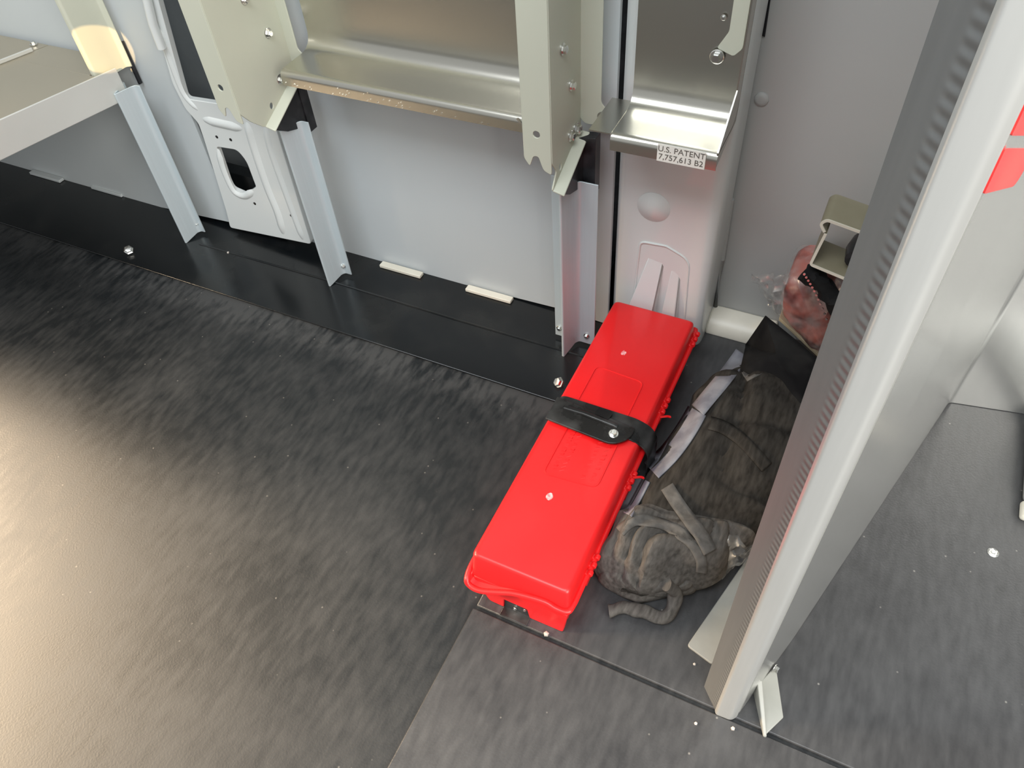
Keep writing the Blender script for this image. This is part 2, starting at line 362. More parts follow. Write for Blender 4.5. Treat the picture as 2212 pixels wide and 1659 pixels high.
# white pressed pillar with two openings
YP = 0.761
outl = pxl([(497, 492), (488, 455), (440, 300), (428, 266), (400, 235), (372, 180), (352, 110), (318, 5), (290, -90), (210, -330)], YP)
outl += [(outl[-1][0]+0.13, outl[-1][1]+0.1)] + pxl([(598, 285), (672, 528)], YP)
h1 = rpoly(pxl([(400, 213), (497, 228), (420, 20), (290, -330), (245, -330), (330, -40), (347, 20)], YP), 0.008)
h2 = rpoly(pxl([(467, 317), (512, 324), (532, 348), (553, 404), (528, 421), (500, 409), (492, 392)], YP), [0.006, .008, .01, .004, .004, .008, .004])
pillar = thing('body_pillar', 'white pressed steel wall pillar with a small rounded window and tall dark opening', 'pillar', (outl[0][0], YP, 0))
plate('face', [rpoly(outl, 0.006, 3), h1, h2], 'XZ', YP, 0.010, M['white'], pillar, 0.003)
def rib(pts, y, r, parent, m='white', name='rib', flat=1.0):
    P = catmull([ony(p, y) for p in pts], 6); bm = bmesh.new(); rows = []
    for i, p in enumerate(P):
        d = (P[min(i+1, len(P)-1)] - P[max(i-1, 0)]).normalized(); n = Vector((d.z, 0, -d.x))
        e = min(1, i/3, (len(P)-1-i)/3); w_ = r*1.5*(.4+.6*e); h_ = r*.75*e
        rows.append([bm.verts.new(p + n*w_*c + Vector((0, -h_*(1-abs(c)**1.6) + .0006, 0))) for c in (-1, -.75, -.4, 0, .4, .75, 1)])
    for a, b in zip(rows, rows[1:]):
        for k in range(6): bm.faces.new((a[k], a[k+1], b[k+1], b[k]))
    return fin(bm, name, M[m], parent)
rib([(533, 262), (545, 310), (575, 400), (600, 462), (612, 508)], YP, 0.006, pillar)
rib([(572, 268), (586, 330), (618, 420), (640, 480), (655, 520)], YP, 0.005, pillar)
rib([(470, 322), (480, 362), (498, 404), (512, 420), (530, 424), (548, 412)], YP, 0.0045, pillar, name='window_rim')
rib([(345, 60), (356, 100), (385, 180), (402, 212), (430, 240)], YP, 0.004, pillar, name='opening_rim')
rib([(436, 258), (480, 268), (525, 278)], YP, 0.006, pillar, name='fold')
for p in [(468, 296), (498, 302), (550, 440), (629, 466)]:
    c = ony(p, YP-0.0005); bm = bmesh.new(); lathe(bm, [(0.0026, 0), (0.0026, 0.002)], c, (0, 1, 0), 14); fin(bm, 'hole', M['black'], pillar)
# bright edge strip beside the tall opening
a = [ony(p, YP-0.006) for p in [(318, 0), (330, 50), (350, 104)]]
bm = bmesh.new(); tube(bm, [ony((255, -200), YP-.002)] + a, 0.0065, 12); fin(bm, 'edge_bead', M['white'], pillar)

# wide white pillar on the right
pb = thing('body_pillar', 'wide white wall pillar with moulded wedge-shaped bulge at its foot', 'pillar', (-0.2, YW, 0))
o1 = pxl([(1503, 716), (1315, 668)], YW)
tl = ony((1337, 330), YW); tr = ony((1640, 0), YW)
sec = [(tl.x, .815), (tl.x+.002, .801), (tl.x+.010, .797), (-.158, .796), (-.150, .797), (-.1425, .802), (-.1405, .812), (-.1405, .858)]
bm = bmesh.new(); lp = strip2d(bend(sec, .006, 4), .0016)
n = len(lp)//2
zl = {}
extr(bm, lp, 'Z', 0.0, 1.3); fin(bm, 'face', M['white'], pb)
# wedges pressed out of the pillar foot
def wedge(top, bot, y0, d0, d1, name):
    bm = bmesh.new()
    T = [ony(p, y0) for p in top]; B = [ony(p, y0) for p in bot]
    T[0].x += .0; lo = [T[0], T[1], B[1], B[0]]
    hi = []
    for p, d, sx in ((T[0], d0, 1), (T[1], d0, -1), (B[1], d1, -1), (B[0], d1, 1)): hi.append(Vector((p.x + sx*.004, p.y - d, p.z)))
    hexa(bm, lo, hi); return fin(bm, name, M['white'], pb, 0.003, True, 3)
wedge([(1402, 540), (1440, 552)], [(1340, 700), (1412, 720)], .799, .001, .030, 'bulge')
wedge([(1452, 558), (1475, 572)], [(1418, 720), (1465, 735)], .799, .001, .022, 'bulge')
rp = rpoly(pxl([(1368, 655), (1384, 520), (1440, 530), (1490, 560), (1478, 700)], .797), [0, .008, .003, .014, 0])
bm = bmesh.new(); tube(bm, [Vector((u, .7955, v)) for u, v in rp[0:]], 0.0016, 8); fin(bm, 'emboss_line', M['white'], pb)
bm = bmesh.new(); c = ony((1412, 448), .7955); lathe(bm, [(0.022, 0), (0.018, 0.002), (0.010, 0.0055), (0.003, 0.007)], c, (0, -1, 0), 24); fin(bm, 'dimple', M['white'], pb)
# bottom sill on the right wall
bm = bmesh.new(); a = ony((1538, 700), YC-.02)
lp = [(YC+.0, 0.002), (YC-.036, 0.002), (YC-.036, .012), (YC-.030, .022), (YC-.018, .029), (YC, .032)]
hexa(bm, [(-.140, u, v) for u, v in lp], [(-.045, u, v) for u, v in lp]); struct(fin(bm, 'trim_3', M['cream'], bevel=.003))
# edge moulding at the left of the grey panel
bm = bmesh.new()
P = [ony(p, YC-.004) for p in [(1580, 430), (1560, 560), (1545, 660), (1515, 712)]]; tube(bm, P, 0.004, 10); struct(fin(bm, 'trim_4', M['wall_grey']))
# push pins on the grey wall
pin = bmesh.new(); c = ony((1645, 214), YC); lathe(pin, [(0.0085, 0), (0.0082, .0015), (0.006, .003), (0.004, .0034)], c, (0, -1, 0), 24)
tag(fin(pin, 'trim_clip', M['wall_grey']), 'round grey push clip on the grey wall right of the pillar', 'clip')
# black slot at the upper pillar edge
s = [ony(p, YC-.002) for p in [(1660, -60), (1655, 20), (1641, 76), (1652, 80), (1664, 0), (1672, -60)]]
bm = bmesh.new(); hexa(bm, s, [Vector((p.x, p.y+.002, p.z)) for p in s]); struct(fin(bm, 'trim_5', M['black']))
# tape pieces holding the panel bottoms
for i, (p, q, cm, lab) in enumerate([((820, 571), (908, 595), 'cream', 'cream clip under the wall panel, left one between the two right legs'),
                             ((1006, 622), (1103, 650), 'cream', 'cream clip under the wall panel, right one between the two right legs'),
                             ((62, 372), (130, 388), 'wall', 'bluish clip at the wall foot, leftmost under the tray'),
                             ((196, 402), (262, 420), 'wall', 'bluish clip at the wall foot beside the leftmost leg')]):
    A = onz(p, .0095); B = onz(q, .0095); y_ = (A.y+B.y)/2
    bm = bmesh.new(); box(bm, A.x, B.x, y_-.002, y_+.010, .0038, .0095)
    tag(fin(bm, 'panel_clip', M[cm], bevel=.001), lab, 'clip', None)

# ------------------------------------------------------------------ rubber mats on the right
ZM = 0.004
def matpiece(x0, x1, y0, y1, lab):
    bm = bmesh.new(); box(bm, x0, x1, y0, y1, 0.0, ZM); return tag(fin(bm, 'rubber_mat', M['mat'], bevel=0.0016), lab, 'mat')
matpiece(-0.252, 0.9, 0.3085, 0.868, 'dark grey rubber mat under the red case and the blanket roll')
matpiece(-0.254, 0.9, -0.5, 0.3045, 'dark grey rubber mat in the foreground, this side of the joint')

# ------------------------------------------------------------------ red warning triangle case
case = thing('red_case', 'long bright red plastic case strapped down with a black bracket', 'case', (-0.205, 0.56, ZM))
def P4(px, z): return [onz(p, z) for p in px]
zt, zr = 0.080, 0.056
X0, X1, Y0, Y1 = -0.261, -0.1465, 0.331, 0.771
def ring(x0, x1, y0, y1, z, r=.008, n=4):
    return [(u, v, z) for u, v in rpoly([(x0, y0), (x1, y0), (x1, y1), (x0, y1)], r, n)]
def loft(bm, rings, cap=True):
    vs = [[bm.verts.new(p) for p in r] for r in rings]; N = len(vs[0])
    for a, b in zip(vs, vs[1:]):
        for i in range(N): bm.faces.new((a[i], a[(i+1) % N], b[(i+1) % N], b[i]))
    if cap: bm.faces.new(vs[0][::-1]); bm.faces.new(vs[-1])
bm = bmesh.new()
loft(bm, [ring(X0+.001, X1+.004, Y0-.0125, Y1+.002, .046, .010), ring(X0, X1+.004, Y0-.0115, Y1+.002, .050, .010),
          ring(X0, X1+.001, Y0-.002, Y1-.002, zt-.003, .008), ring(X0+.0015, X1-.001, Y0, Y1-.004, zt-.0008, .007), ring(X0+.004, X1-.003, Y0+.0025, Y1-.007, zt, .006)])
lid = fin(bm, 'lid', M['red'], case)
bm = bmesh.new()
loft(bm, [ring(X0+.018, X1-.004, Y0-.004, Y1-.006, ZM, .010), ring(X0+.006, X1+.002, Y0-.006, Y1, .046, .010)])
body = fin(bm, 'body', M['red'], case, .001)
# near face of the body, notched at its foot
fy = Y0-.0115
fr = rpoly([(-.2555, .052), (-.2535, .040), (-.2405, ZM+.001), (-.2225, ZM), (-.2208, .024), (-.1925, .023), (-.1900, ZM), (X1-.003, ZM), (X1+.003, .050)], [0, .003, .004, .001, .001, .001, .001, .004, 0], 3)
plate('front_face', [fr], 'XZ', fy, .0055, M['red'], case, .0012)
bm = bmesh.new()
fr = [(X0-.001, Y0+.04, .054), (X0-.003, Y0+.004, .053), (X0-.001, .3155, .050), (X0+.004, .311, .045), (-.243, .3095, .046), (-.222, .314, .051), (-.203, .318, .056), (-.171, .3205, .060), (-.157, .3195, .058), (X1+.001, .3215, .056), (X1+.0045, .330, .056), (X1+.0050, .37, .056), (X1+.005, .60, .056), (X1+.005, Y1-.01, .056), (X1-.004, Y1+.003, .056)]
pth = catmull(fr, 6); tube(bm, pth, .0034, 10, 0.85); fin(bm, 'rim', M['red'], case)
bm = bmesh.new(); ctr = Vector(((X0+X1)/2, (Y0+Y1)/2, 0)); rows = []
for p in pth:
    q = Vector((min(max(p.x, X0+.008), X1-.008), min(max(p.y, Y0+.008), Y1-.008), p.z+.004)); rows.append([bm.verts.new(p), bm.verts.new(q), bm.verts.new(q-Vector((0, 0, .003))), bm.verts.new(p-Vector((0, 0, .003)))])
for a_, b_ in zip(rows, rows[1:]):
    for k in range(4): bm.faces.new((a_[k], a_[(k+1) % 4], b_[(k+1) % 4], b_[k]))
fin(bm, 'ledge', M['red'], case)
# embossed frame and worn raised lettering on the lid
def emb(pts, r=.0009, z=zt):
    bm = bmesh.new(); tube(bm, [Vector((u, v, z)) for u, v in pts], r, 6); return bm
for pts in (rpoly([(-.233, .545), (-.233, .457), (-.168, .463), (-.168, .545)], .009, 4), rpoly([(-.238, .560), (-.238, .640), (-.172, .636), (-.172, .560)], .009, 4)):
    fin(emb(pts, .0010), 'embossed_frame', M['red'], lid)
for cols in ((-.226, -.217), (-.190, -.179)):
    bm = bmesh.new()
    for col in cols:
        y = .468
        while y < .528:
            hlen = random.uniform(.002, .0045); kind = random.random()
            q = [(col, y), (col+.0045, y+hlen*random.choice((0, 1, .5)))]
            if kind > .5: q += [(col+.0045, y+hlen)]
            tube(bm, [Vector((u, v, zt)) for u, v in q], .0006, 5)
            y += hlen + .0022
    fin(bm, 'raised_lettering', M['red'], lid)
# pale scuffs
for p, r in (((1187, 1073), .0042), ((1347, 763), .0032)):
    c = onz(p, zt); bm = bmesh.new()
    lp = [(c.x + r*(1+.5*noise.noise(Vector((math.cos(k)*2, math.sin(k)*2, p[0]))))*math.cos(k), c.y + r*1.3*(1+.6*noise.noise(Vector((math.cos(k)*2, math.sin(k)*2, p[1]))))*math.sin(k), c.z) for k in [i*math.pi/7 for i in range(14)]]
    hexa(bm, [(x, y, z-.0004) for x, y, z in lp], [(x, y, z+.0003) for x, y, z in lp])
    fin(bm, 'scuff', noise_mix(mat('pale_scuff', (.85, .35, .38), .5), (.8, .2, .22), (.9, .5, .5), 300), lid)
# hinge knuckles along the right side
for yy in (.371, .491, .616, .745):
    bm = bmesh.new()
    for k in range(3):
        lathe(bm, [(.0028, -.003), (.0034, -.0022), (.0034, .0022), (.0028, .003)], (X1+.008, yy + k*.0105, zr+.003), (0, 1, 0), 12)
        box(bm, X1-.001, X1+.008, yy+k*.0105-.003, yy+k*.0105+.003, zr-.006, zr+.003)
    box(bm, X1+.004, X1+.0075, yy-.008, yy+.030, zr-.013, zr-.003)
    fin(bm, 'hinge', M['red'], case, .0006)
for yy in (.506, .606):
    bm = bmesh.new(); tube(bm, catmull([(X1+.008, yy, zr+.004), (X1+.016, yy+.003, zr+.006), (X1+.021, yy+.001, zr+.009)], 4), [.0016]*8+[.0008], 6); fin(bm, 'seal_tail', M['red'], case)

# black bracket
br = thing('case_bracket', 'black steel bracket clamped over the middle of the red case', 'bracket', (-0.2, 0.53, ZM))
ya, yb = .533, .574
def prof_over(z0, lift):
    return bend([(X0-.004, ZM+.001), (X0-.004, ZM+.02), (X0-.0035, z0+lift-.010), (X0+.005, z0+lift), (X1-.012, z0+lift), (X1+.006, z0+lift-.007), (X1+.0145, z0-.018), (X1+.0145, ZM+.001)], .008, 4)
bm = bmesh.new(); extr(bm, strip2d(prof_over(zt, .003), .0022), 'Y', ya+.008, yb); fin(bm, 'strap', M['steelblack'], br, .0006)
# tongue with rounded end and centre rib
bm = bmesh.new()
tp = rpoly([(X0-.001, ya-.004), (X1-.026, ya-.010), (X1-.010, ya+.006), (X1-.008, ya+.024), (X0-.001, ya+.034)], [0.002, .014, .008, .004, .002], 5)
hexa(bm, [(u, v, zt+.004) for u, v in tp], [(u, v, zt+.0068) for u, v in tp]); fin(bm, 'tongue', M['steelblack'], br, .0008)
bm = bmesh.new(); tube(bm, [(X0+.014, ya+.021, zt+.0065), (X0+.04, ya+.021, zt+.0075), (X1-.034, ya+.018, zt+.0075), (X1-.030, ya+.018, zt+.006)], .0035, 12, .7); fin(bm, 'centre_rib', M['steelblack'], br)
bm = bmesh.new(); tp = rpoly([(X0+.052, ya+.026), (X0+.071, ya+.023), (X0+.073, ya+.034), (X0+.054, ya+.037)], .002)
hexa(bm, [(u, v, zt+.006) for u, v in tp], [(u, v, zt+.0075) for u, v in tp]); fin(bm, 'slot', M['cloth'], br)
bolt(br, (X1-.030, ya+.006, zt+.0065), (.1, -.1, 1), .0042)
# base plate whose tab shows in front of the case
bm = bmesh.new(); box(bm, -.2225, -.1890, .309, .60, ZM, ZM+.0014); fin(bm, 'base_plate', M['steelblack'], br, .0005)
bm = bmesh.new(); lo = [(-.2222, .3205, ZM+.001), (-.1900, .3205, ZM+.001), (-.1928, .3215, .0215), (-.2205, .3215, .0225)]
hexa(bm, lo, [(x, y+.002, z) for x, y, z in lo]); fin(bm, 'front_tab', M['steelblack'], br, .0005)
for xx, zz in ((-.208, .011), (-.1955, .0185)): bolt(br, (xx, .3203, zz), (0, -1, 0), .0016, 'rivet')

# ------------------------------------------------------------------ shelving: legs, uprights, trays
def leg(t, x, z1, lx=-.028, rx=.036):
    bm = bmesh.new(); sec = bend([(x+lx, .738), (x-.012, .738), (x-.001, .7055), (x+.001, .7055), (x+.008, .733), (x+.012, .738), (x+rx, .738)], .003, 3)
    extr(bm, strip2d(sec, .0018), 'Z', 0.0036, z1)
    for v in bm.verts:                      # the web reaches the floor, the flanges stop short
        if v.co.z < .01 and v.co.y > .728: v.co.z = .010
    o = fin(bm, 'leg', M['galv'], t, .0004); o['label'] = 'bluish galvanised leg'
    for dx in (lx+.007, rx-.012): bolt(o, (x+dx, .7368, .026), (0, -1, 0), .0032, 'rivet')
    return o

def upright(x, yf, lab, bk=.026, bw=.025):
    yb = .768; top = 1.15
    front = .034
    t = thing('shelf_upright', lab, 'upright', (x, .72, 0.0036))
    # web with hole
    hole = [(.706+.0035*math.cos(k*math.pi/8), .3215+.0045*math.sin(k*math.pi/8)) for k in range(16)]
    web = [(yf, top), (yf, .338), (yf+.012, .322), (.682, .303), (.692, .300), (.760, .334), (yb, .342), (yb, top)]
    plate('web', [rpoly(web, [0, .003, .004, .006, .006, .003, .002, 0]), hole], 'YZ', x, .002, M['sage'], t, .0005)
    # front flange with slotted foot
    fl = [(x-front, top), (x-front, .340), (x-front+.007, .330), (x-front+.012, .344), (x-front+.018, .345), (x-front+.024, .328), (x+.0, .324), (x+.001, top)]
    hc = (x-front+.017, .372); hole = [(hc[0]+.0042*math.cos(k*math.pi/8), hc[1]+.0042*math.sin(k*math.pi/8)) for k in range(16)]
    plate('front_flange', [rpoly(fl, [0, .003, .003, .003, .003, .004, .003, 0]), hole], 'XZ', yf-.001, .002, M['sage'], t, .0005)
    # hem along the sloping foot
    bm = bmesh.new(); lo = [(x, .684, .3015), (x+.014, .686, .2965), (x+.014, .764, .3345), (x, .762, .3365)]
    hexa(bm, lo, [(a, b, c+.0022) for a, b, c in lo]); fin(bm, 'hem', M['sage'], t, .0008)
    # back flange and ear
    bf = [(x, top), (x, .352), (x+.006, .345), (x+bw+.005, .345), (x+bw+.009, .352), (x+bw+.009, .366), (x+bw+.001, .374), (x+bw, top)]
    plate('back_flange', [rpoly(bf, [0, .003, .006, .010, .008, .010, .004, 0])], 'XZ', yb-.002, .002, M['sage'], t, .0005)
    # black plastic block between upright and leg
    bm = bmesh.new(); bl = rpoly([(x-.022, .262), (x-.004, .254), (x+bk*.4, .264), (x+bk*.75, .264), (x+bk, .258), (x+bk, .337), (x-.004, .332)], .002)
    hexa(bm, [(u, .752, v) for u, v in bl], [(u, .768, v) for u, v in bl]); fin(bm, 'end_block', M['black'], t, .001)
    bm = bmesh.new(); bl = [(.690, .2965), (.764, .333), (.764, .264), (.712, .282)]
    hexa(bm, [(x+.0085, u, v) for u, v in bl], [(x+.0105, u, v) for u, v in bl]); fin(bm, 'end_block', M['black'], t, .001)
    bolt(t, (x+bw+.003, yb-.002, .358), (0, -1, 0), .004)
    bolt(t, (x+.001, .752, .345), (1, 0, 0), .0055)
    bolt(t, (x+.001, .735, .345), (1, 0, 0), .0045)
    bolt(t, (x+.001, .730, .31), (1, 0, 0), .003, 'rivet')
    bolt(t, (x+.001, .738, .405), (1, 0, 0), .0045)
    bolt(t, (x+.001, .716, .455), (1, 0, 0), .0045)
    return t
upright(-.735, .650, 'sage green shelf upright on a galvanised leg, left of the large folded tray', .012, .016)
leg(bpy.data.objects['shelf_upright'], -.733, .285, -.028, .024)
upright(-.315, .684, 'sage green shelf upright on a ribbed leg between the two folded trays')
leg(bpy.data.objects['shelf_upright.001'], -.315, .285, -.026, .036)
# upright over the projecting tray
t = thing('shelf_upright', 'pale shelf upright on a galvanised leg at the inner end of the projecting tray', 'upright', (-1.046, .73, 0.0036))
leg(t, -1.046, .285, -.028, .020)
bm = bmesh.new(); sec = bend([(-1.074, .7035), (-1.067, .7035), (-1.065, .735), (-1.064, .758), (-1.056, .762)], .003, 3)
extr(bm, strip2d(sec, .002), 'Z', .300, 1.15); fin(bm, 'channel', M['sage'], t, .0004)
bm = bmesh.new(); box(bm, -1.064, -1.0605, .764, .771, .268, .335); fin(bm, 'shadow_slot', M['black'], t, .001)  # black strip standing in for the shaded slot beside the upright

def vtray(x0, x1, lab, side=False):
    t = thing('folded_tray', lab, 'shelf tray', ((x0+x1)/2, .74, .375), 'metal shelf trays')
    bm = bmesh.new()
    sec = bend([(.7045, .3575), (.7045, .3755), (.7745, .3765), (.7745, 1.15)], .024, 8)
    extr(bm, strip2d(sec, .0016), 'X', x0, x1); fin(bm, 'pan', M['tray'], t)
    return t
t1 = vtray(-.700, -.351, 'large shiny metal shelf tray folded up against the wall')
# scraped lower edge of its lip
bm = bmesh.new()
for k in range(34):
    xx = -.695 + (random.random()**1.3)*.33; zz = .3585 + random.random()*.012*(.3 if k % 3 else 1); r = random.uniform(.0005, .0014)
    lathe(bm, [(r, 0), (r, .0004)], (xx, .7034, zz), (0, -1, 0), 6)
fin(bm, 'scrapes', M['zinc'], t1)['kind'] = 'stuff'
bm = bmesh.new(); lo = [(-.366, .7028, .374), (-.3635, .7028, .3755), (-.353, .7028, .361), (-.3555, .7028, .3595)]
hexa(bm, lo, [(x, y+.001, z) for x, y, z in lo]); fin(bm, 'corner_tab', M['zinc'], t1)
t2 = vtray(-.254, -.137, 'small shiny metal tray with a white patent label on its lip')
bm = bmesh.new(); lo = [(-.1385, .7045, .36), (-.1385, .7745, .376), (-.1385, .7745, 1.15), (-.1385, .7045+.05, 1.15), (-.1385, .756, .42), (-.1385, .706, .377)]
hexa(bm, lo, [(x+.0015, y, z) for x, y, z in lo]); fin(bm, 'side_wall', M['tray'], t2)
bm = bmesh.new(); sb = rpoly([(-.168, .452), (-.150, .446), (-.142, .455), (-.142, 1.1), (-.158, 1.1), (-.158, .47)], .003)
hexa(bm, [(u, .772, v) for u, v in sb], [(u, .7735, v) for u, v in sb]); fin(bm, 'side_bracket', M['sage'], t2, .0004)
bolt(t2, tuple(ony((1549, 122), .771)), (0, -1, 0), .0052)
bolt(t2, tuple(ony((1563, 38), .771)), (0, -1, 0), .002, 'rivet')
# inner joint plate between the trays
bm = bmesh.new(); lo = [(-.279, .7045, .377), (-.254, .7045, .377), (-.254, .775, .378), (-.279, .775, .378)]
hexa(bm, lo, [(x, y, z-.0015) for x, y, z in lo]); fin(bm, 'joint_plate', M['tray'], t2)
# patent label on the lip
A = ony((1420, 328), .7035); B = ony((1523, 354), .7035)
lb = thing('patent_label', 'small white printed patent label on the tray lip', 'label', (A.x, .703, .366))
bm = bmesh.new(); box(bm, A.x, B.x, .7028, .7036, .3568, .3768); fin(bm, 'sticker', M['label'], lb)
def text(s, size, mtx, m, parent, name='printed_text'):
    cu = bpy.data.curves.new(name, 'FONT'); cu.body = s; cu.size = size; cu.extrude = 0.0001; cu.align_x = 'CENTER'; cu.align_y = 'CENTER'
    o = bpy.data.objects.new(name, cu); COL.objects.link(o)
    dg = bpy.context.evaluated_depsgraph_get(); dg.update(); me = bpy.data.meshes.new_from_object(o.evaluated_get(dg))
    bpy.data.objects.remove(o); bpy.data.curves.remove(cu); me.transform(mtx); return link(name, me, m, parent)
for s, z in (('U.S. PATENT', .3716), ('7,757,613 B2', .3625)):
    text(s, .0092, Matrix.Translation(((A.x+B.x)/2, .7026, z)) @ Matrix.Rotation(math.pi/2, 4, 'X'), M['ink'], lb)

# projecting tray at the upper left
tl = thing('shelf_tray', 'metal shelf tray projecting towards the camera at the upper left', 'shelf tray', (-1.05, .5, .3), 'metal shelf trays')
def slope(y): return (.705 - y) * .11
def yz(x, y, z): return (x, y, z + slope(y))
def slab(bm, x0, x1, y0, y1, z0, z1):
    lo = [yz(x0, y0, z0), yz(x1, y0, z0), yz(x1, y1, z0), yz(x0, y1, z0)]; hi = [yz(x0, y0, z1), yz(x1, y0, z1), yz(x1, y1, z1), yz(x0, y1, z1)]
    hexa(bm, lo, hi)
YT = .347
bm = bmesh.new(); slab(bm, -1.053, -1.050, YT, .730, .268, .316); fin(bm, 'side_rail', M['alu'], tl, .0012)
bm = bmesh.new(); slab(bm, -1.2405, -1.0535, YT, .700, .309, .3115); slab(bm, -1.2405, -1.0765, .700, .766, .309, .3115); fin(bm, 'deck', M['deck'], tl, .0005)
bm = bmesh.new(); slab(bm, -1.2405, -1.2375, YT, .735, .3120, .318); fin(bm, 'seam_lip', M['alu'], tl, .001)
tm = thing('shelf_tray', 'second metal shelf tray beyond the seam, filling the top left corner', 'shelf tray', (-1.5, .5, .3), 'metal shelf trays')
bm = bmesh.new(); slab(bm, -2.2, -1.2425, YT, .766, .309, .3115); fin(bm, 'deck', M['deck'], tm, .0005)
bolt(tm, (-1.262, .755, .3075), (0, 0, 1), .004)
bm = bmesh.new(); slab(bm, -1.2405, -1.05, YT-.003, YT, .268, .3115); fin(bm, 'front_rail', M['alu'], tl, .001)
bm = bmesh.new(); slab(bm, -2.2, -1.2425, YT-.003, YT, .268, .3115); fin(bm, 'front_rail', M['alu'], tm, .001)

# ------------------------------------------------------------------ partition on the right
part = thing('cargo_partition', 'tall scuffed aluminium post with a sheet metal partition running back from it', 'partition', (.03, .32, 0))
bm = bmesh.new()
lp = [(.0075, .324), (.0255, .3065)]
TOP = 1.25
# left face, dark reflection put into its base colour
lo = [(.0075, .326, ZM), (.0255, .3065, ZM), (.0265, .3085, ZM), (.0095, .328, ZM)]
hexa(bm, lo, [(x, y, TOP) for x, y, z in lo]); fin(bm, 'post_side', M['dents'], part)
# front face, rolled right edge
bm = bmesh.new(); sec = bend([(.0250, .3075), (.0265, .3045), (.0410, .3050), (.0455, .3105), (.0455, .322), (.0300, .330), (.0085, .330)], .0028, 5)
extr(bm, strip2d(sec, .0016), 'Z', ZM, TOP); fin(bm, 'post_front', M['postmetal'], part)
# sheet running back to the wall, then turning along it
sec = bend([(.0465, .3150), (.0790, .4170), (.1930, .8230), (.2780, .8380), (.60, .8550)], .006, 4)
bm = bmesh.new(); extr(bm, strip2d(sec, .0016), 'Z', ZM+.001, TOP); fin(bm, 'sheet', M['sheet'], part)
# floor flange on the left side
fx = [(-.022, .359), (.010, .350), (.024, .36), (.075, .55), (.040, .56)]
fl = [(-.0215, .3595), (.0095, .3505), (.082, .62), (.045, .63)]
bm = bmesh.new(); lpz = rpoly(fl, .004); hexa(bm, [(u, v, ZM) for u, v in lpz], [(u, v, ZM+.0035) for u, v in lpz]); fin(bm, 'floor_flange', M['putty'], part, .0008)
# bent foot at the right of the post
bm = bmesh.new()
q = [(.054, .338), (.075, .302), (.088, .328), (.066, .378)]
A = [(.052, .345, .034), (.060, .322, .004), (.0735, .300, ZM), (.080, .303, ZM), (.086, .326, ZM), (.0665, .374, .012), (.060, .372, .034)]
lo = [(.0535, .343, ZM), (.0745, .3015, ZM), (.0775, .3025, ZM), (.0585, .345, ZM)]
hi = [(.0535, .343, .030), (.0740, .3020, .003+ZM), (.0775, .3030, .003+ZM), (.0585, .346, .030)]
hexa(bm, lo, hi)
lo = [(.0745, .3015, ZM), (.0880, .3280, ZM), (.0690, .3770, ZM), (.0560, .3480, ZM)]
hexa(bm, lo, [(x, y, z+.003) for x, y, z in lo]); fin(bm, 'foot_bracket', M['putty'], part, .001)
bolt(part, (.0685, .372, .010), (.9, -.3, .2), .0036)
# red patches on the sheet
def sheetpt(p):
    n = Vector((.102, -.0325, 0)).normalized(); q = Vector((.079, .417, 0)); v = ray(p)
    return CAM + v*(n.dot(q-CAM)/n.dot(v)) + n*.0012
for pts, lab in (([(.3135, .628), (.3780, .5955), (.3830, .6130), (.3135, .6485)], 'rounded red patch on the partition sheet, the lower one'),
                 ([(.3135, .6540), (.4100, .6060), (.4160, .6460), (.3135, .7000)], 'red patch on the partition sheet, the upper one at the frame edge')):
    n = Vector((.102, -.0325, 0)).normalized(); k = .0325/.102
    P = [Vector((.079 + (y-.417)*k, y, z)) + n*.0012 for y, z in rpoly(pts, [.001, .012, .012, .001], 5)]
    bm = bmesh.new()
    hexa(bm, P, [p - n*.0010 for p in P]); tag(fin(bm, 'red_patch', M['marking'], None), lab, 'marking')
# grey rail on the floor at the far right
rl = thing('floor_rail', 'pale grey moulded rail on the floor at the right edge', 'rail', (.32, .76, ZM))
bm = bmesh.new()
lp = [(.2865, ZM), (.284, .015), (.288, .035), (.300, .046), (.345, .048), (.36, ZM)]
hexa(bm, [(u, .690, v) for u, v in lp], [(u+.0, .836, v) for u, v in lp]); fin(bm, 'moulding', M['wall_grey'], rl, .006, True, 4)
bm = bmesh.new(); lp = [(.2835, ZM), (.2835, .012), (.292, .018), (.36, .018), (.36, ZM)]
hexa(bm, [(u, .664, v) for u, v in lp], [(u, .690, v) for u, v in lp]); fin(bm, 'end_cap', M['cream'], rl, .004, True, 3)

# ------------------------------------------------------------------ cream and khaki channel, parcel, cardboard
ch = thing('steel_channel', 'cream-edged khaki steel channel sticking out over the wrapped red parcel', 'channel', (0, .78, .22))
yc0 = .757
def cp(p): q = ony(p, yc0); return (q.x, q.z)
up = bend([cp(p) for p in [(1880, 512), (1860, 503), (1786, 476), (1772, 484), (1781, 502)]], .004, 4)
dn = bend([cp(p) for p in [(1783, 506), (1750, 572), (1832, 606), (1860, 616)]], .004, 4)
for sec, nm in ((up, 'upper_plate'), (dn, 'lower_plate')):
    bm = bmesh.new(); extr(bm, strip2d(sec, .0028), 'Y', yc0+.0015, .808); fin(bm, nm, M['khaki'], ch)
    bm = bmesh.new(); extr(bm, strip2d(sec, .0031), 'Y', yc0, yc0+.0015); fin(bm, 'cut_edge', M['cream'], ch)
bm = bmesh.new(); c = ony((1855, 540), .79); lathe(bm, [(.012, -.02), (.014, 0), (.010, .02)], c, (0, 1, 0), 16); fin(bm, 'rubber_plug', M['black'], ch)

